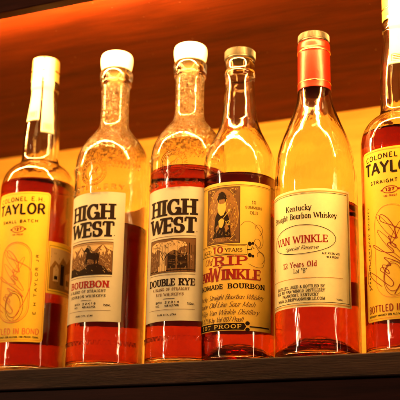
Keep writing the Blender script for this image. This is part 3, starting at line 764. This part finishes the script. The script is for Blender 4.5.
def make_reserve(root, c, level):
    r = .0417; D = lambda a: R(a) * r
    outer = [(r, .0036), (r, .0036), (r, .0036), (r, .02), (r, .10), (r, .15), (.0416, .1720), (.0411, .1866), (.0399, .2005), (.0381, .2112), (.0346, .2242), (.0301, .2362), (.0252, .2494), (.0214, .2604), (.0186, .2715), (.0172, .2827),
             (.0166, .2950), (.0163, .3100), (.0163, .3300), (.0158, .3370)]
    bottle(root, outer, M['glass'], M['whiskey'], level, .0100, punt=.020, punt_r=.86)
    ribbed_cap(root, .0158, .3397, .3500)
    cp = lathe_obj('foil_capsule', [(.0150, .3384), (.0163, .3384)] + smooth_profile([(.0167, .3378), (.0170, .3360), (.0170, .3300), (.0170, .3300), (.0173, .3290), (.0173, .3275), (.0169, .3265), (.0169, .3265), (.0170, .3150), (.0172, .2900), (.0176, .2822), (.0176, .2822)], 4) + [(.0173, .2822), (.0170, .2900), (.01665, .3150), (.01655, .3370), (.0150, .3380)], M['capsule'], root)
    for z in (.3272, .2905):
        lathe_obj('gold_line', [(.01695, z - .0005), (.01745, z - .0004), (.01745, z + .0004), (.01695, z + .0005)], M['gold'], cp)
    lab = wrap_label('front_label', r, c - 72, c + 72, .0465, .1625, M['cream_paper'], root, .0006)
    P = Print()
    P.frame(D(-69.5), D(69.5), .0488, .1598, .0011, 3); P.frame(D(-68), D(68), .0506, .1580, .0004, 0)
    P.text('Kentucky', D(-22), D(16), .1412, .1470, 0, .14, .08, serif=.05, track=.08)
    P.text('Straight Bourbon Whiskey', D(-49), D(50), .1330, .1388, 0, .14, .08, serif=.05, track=.08)
    P.ellipse(0, .1125, D(48), .0143, .0005, 0)
    P.text('VAN WINKLE', D(-41), D(37), .1088, .1162, 1, .17, .09, serif=.08, track=.1)
    P.text('Special Reserve', D(-24), D(24), .1022, .1062, 0, .12, .06, slant=.5, track=.02)
    P.text('ALC 45.2% VOL', D(29), D(54), .0968, .0990, 0, .18, .12, track=.12); P.text('90.4 PROOF', D(35), D(52), .0932, .0954, 0, .18, .12, track=.12)
    P.text('12 Years Old', D(-28), D(22), .0853, .0908, 1, .15, .09, serif=.06, track=.14)
    P.text('Lot "B"', D(-10), D(9), .0795, .0838, 0, .12, .07, serif=.04, track=.1)
    P.text('NO.', D(-58), D(-52), .0870, .0893, 0, .16)
    P.stroke([(D(-60), .0745), (D(58), .0745)], .0005, 3)
    P.text('DISTILLED, AGED & BOTTLED BY', D(-42), D(32), .0648, .0678, 0, .17, .10, serif=.04, track=.14)
    P.text('OLD RIP VAN WINKLE DISTILLERY', D(-42), D(32), .0608, .0638, 0, .17, .10, serif=.04, track=.14)
    P.text('FRANKFORT, KENTUCKY', D(-30), D(24), .0568, .0598, 0, .17, .10, serif=.04, track=.14)
    P.text('WWW.OLDRIPVANWINKLE.COM', D(-40), D(32), .0528, .0558, 0, .17, .10, serif=.04, track=.14)
    P.text('750ML', D(47), D(57), .0528, .0545, 0, .16)
    P.build('lettering', [M['ink'], M['red'], M['brown'], M['rule']], lab, r, c)
    wrap_label('back_label', r, c + 152, c + 212, .0600, .0840, M['back_paper'], root, .001)

# ------------------------------------------------------------------ the row of bottles
YR = .046
G = 'whiskey bottles lined up along the shelf edge'
b = thing('whiskey_bottle', 'leftmost bottle, yellow TAYLOR SMALL BATCH label, gold cap over white paper strips', 'whiskey bottle', (-.2311, YR, 0), G)
make_taylor(b, 6, 'SMALL BATCH', .2120); lower_tops(b, .225, .3757)
b = thing('whiskey_bottle', 'HIGH WEST BOURBON bottle with beige label showing a bighorn sheep, partly emptied, ivory stopper', 'whiskey bottle', (-.1360, YR, 0), G)
make_west(b, -3, False, .1520, .0022); lower_tops(b, .24, .3704, .0080)
b = thing('whiskey_bottle', 'HIGH WEST DOUBLE RYE bottle with beige label and saloon door picture, ivory stopper', 'whiskey bottle', (-.0436, YR, 0), G)
make_west(b, 0, True, .2045, -.0022); lower_tops(b, .22, .3704, .0135)
b = thing('whiskey_bottle', 'bottle with golden Old RIP VAN WINKLE label below a bearded man in an oval', 'whiskey bottle', (.0154, YR, 0), G)
make_rip(b, 0, .1900); lower_tops(b, .22, .3459)
b = thing('whiskey_bottle', 'bottle with red orange foil neck and cream VAN WINKLE 12 Years Old label', 'whiskey bottle', (.0986, YR, 0), G)
make_reserve(b, -5, .1530); lower_tops(b, .22, .3500)
b = thing('whiskey_bottle', 'straight rye bottle with yellow TAYLOR label, cut off by the right edge of the picture', 'whiskey bottle', (.1889, YR, 0), G)
make_taylor(b, -7, 'STRAIGHT RYE', .2170, sig='red', neck_turn=8); lower_tops(b, .225, .3757, .003)

# ------------------------------------------------------------------ shelves, wall, light
X0, X1 = -1.5, 1.1
sh = thing('bar_shelf', 'dark brown wooden shelf carrying the row of whiskey bottles', 'shelf', (0, .2, 0))
sh.location = (0, 0, 0)
bm = bmesh.new(); box(bm, X0, X1, 0, .405, -.0215, 0, .0015); link('shelf_board', bm, M['shelf'], sh, False)
bm = bmesh.new(); box(bm, X0, X1, .004, .402, -.0650, -.0225, .001); link('under_rail', bm, M['rail'], sh, False)

us = thing('upper_shelf', 'mahogany shelf overhead with a lit underside and dark front edge', 'shelf', (0, 0, .4026))
def up(name, args, m, bev=0.):
    bm = bmesh.new(); x0, x1, y0, y1, z0, z1 = args
    box(bm, x0, x1, y0, y1, z0 - .4026, z1 - .4026, bev); return link(name, bm, m, us, False)
up('shelf_board', (X0, X1, -.0445, .406, .4026, .4300), M['mahogany'])
up('front_lip', (X0, X1, -.0600, -.0450, .3826, .4900), M['edge'], .002)
up('light_strip', (-.62, X1 - .02, -.0448, -.0350, .3915, .3985), M['led'])

bm = bmesh.new(); box(bm, X0, X1, .4071, .4271, -.30, .62)
w = link('wall', bm, M['veneer'], None, False); w['kind'] = 'structure'

# ------------------------------------------------------------------ world, camera
wd = bpy.data.worlds.new('World'); scene.world = wd; wd.use_nodes = True
bg = wd.node_tree.nodes['Background']; bg.inputs[0].default_value = (1, .56, .34, 1); bg.inputs[1].default_value = .05

def lamp(name, loc, target, w, h, power, col):
    l = bpy.data.lights.new(name, 'AREA'); l.shape = 'RECTANGLE'; l.size = w; l.size_y = h; l.energy = power; l.color = col
    o = bpy.data.objects.new(name, l); COL.objects.link(o); o.location = loc
    o.rotation_euler = (Vector(target) - Vector(loc)).to_track_quat('-Z', 'Y').to_euler()
    return o
lamp('room_lamp', (-1.5, -1.7, .62), (0, 0, .15), .07, .75, 19, (1, .70, .40))
lamp('side_lamp', (1.9, -.75, .50), (0, 0, .15), .04, .55, 6, (1, .60, .30))

cam = bpy.data.cameras.new('camera'); co = bpy.data.objects.new('camera', cam); COL.objects.link(co)
cam.sensor_width = 36; cam.lens = 36 * 1058.66 / 400; cam.clip_start = .05; cam.clip_end = 50
rot = Matrix(((0.91536, 0.10222, 0.38944), (0.40227, -0.27304, -0.87386), (0.01701, 0.95656, -0.29105)))
co.matrix_world = Matrix.Translation((.40617, -.93081, -.14836)) @ rot.to_4x4()
cam.dof.use_dof = True; cam.dof.focus_distance = 1.02; cam.dof.aperture_fstop = 8
scene.camera = co

# ------------------------------------------------------------------ render settings
cy = scene.cycles
cy.max_bounces = 28; cy.transmission_bounces = 28; cy.glossy_bounces = 8; cy.diffuse_bounces = 4; cy.volume_bounces = 0; cy.transparent_max_bounces = 12
cy.use_adaptive_sampling = False
cy.caustics_refractive = True; cy.caustics_reflective = False; cy.blur_glossy = .5
cy.sample_clamp_indirect = 25; cy.use_denoising = True
try: cy.denoiser = 'OPENIMAGEDENOISE'; cy.denoising_prefilter = 'ACCURATE'
except Exception: pass
vs = scene.view_settings
vs.view_transform = 'Standard'; vs.look = 'None'; vs.exposure = 0; vs.gamma = 1
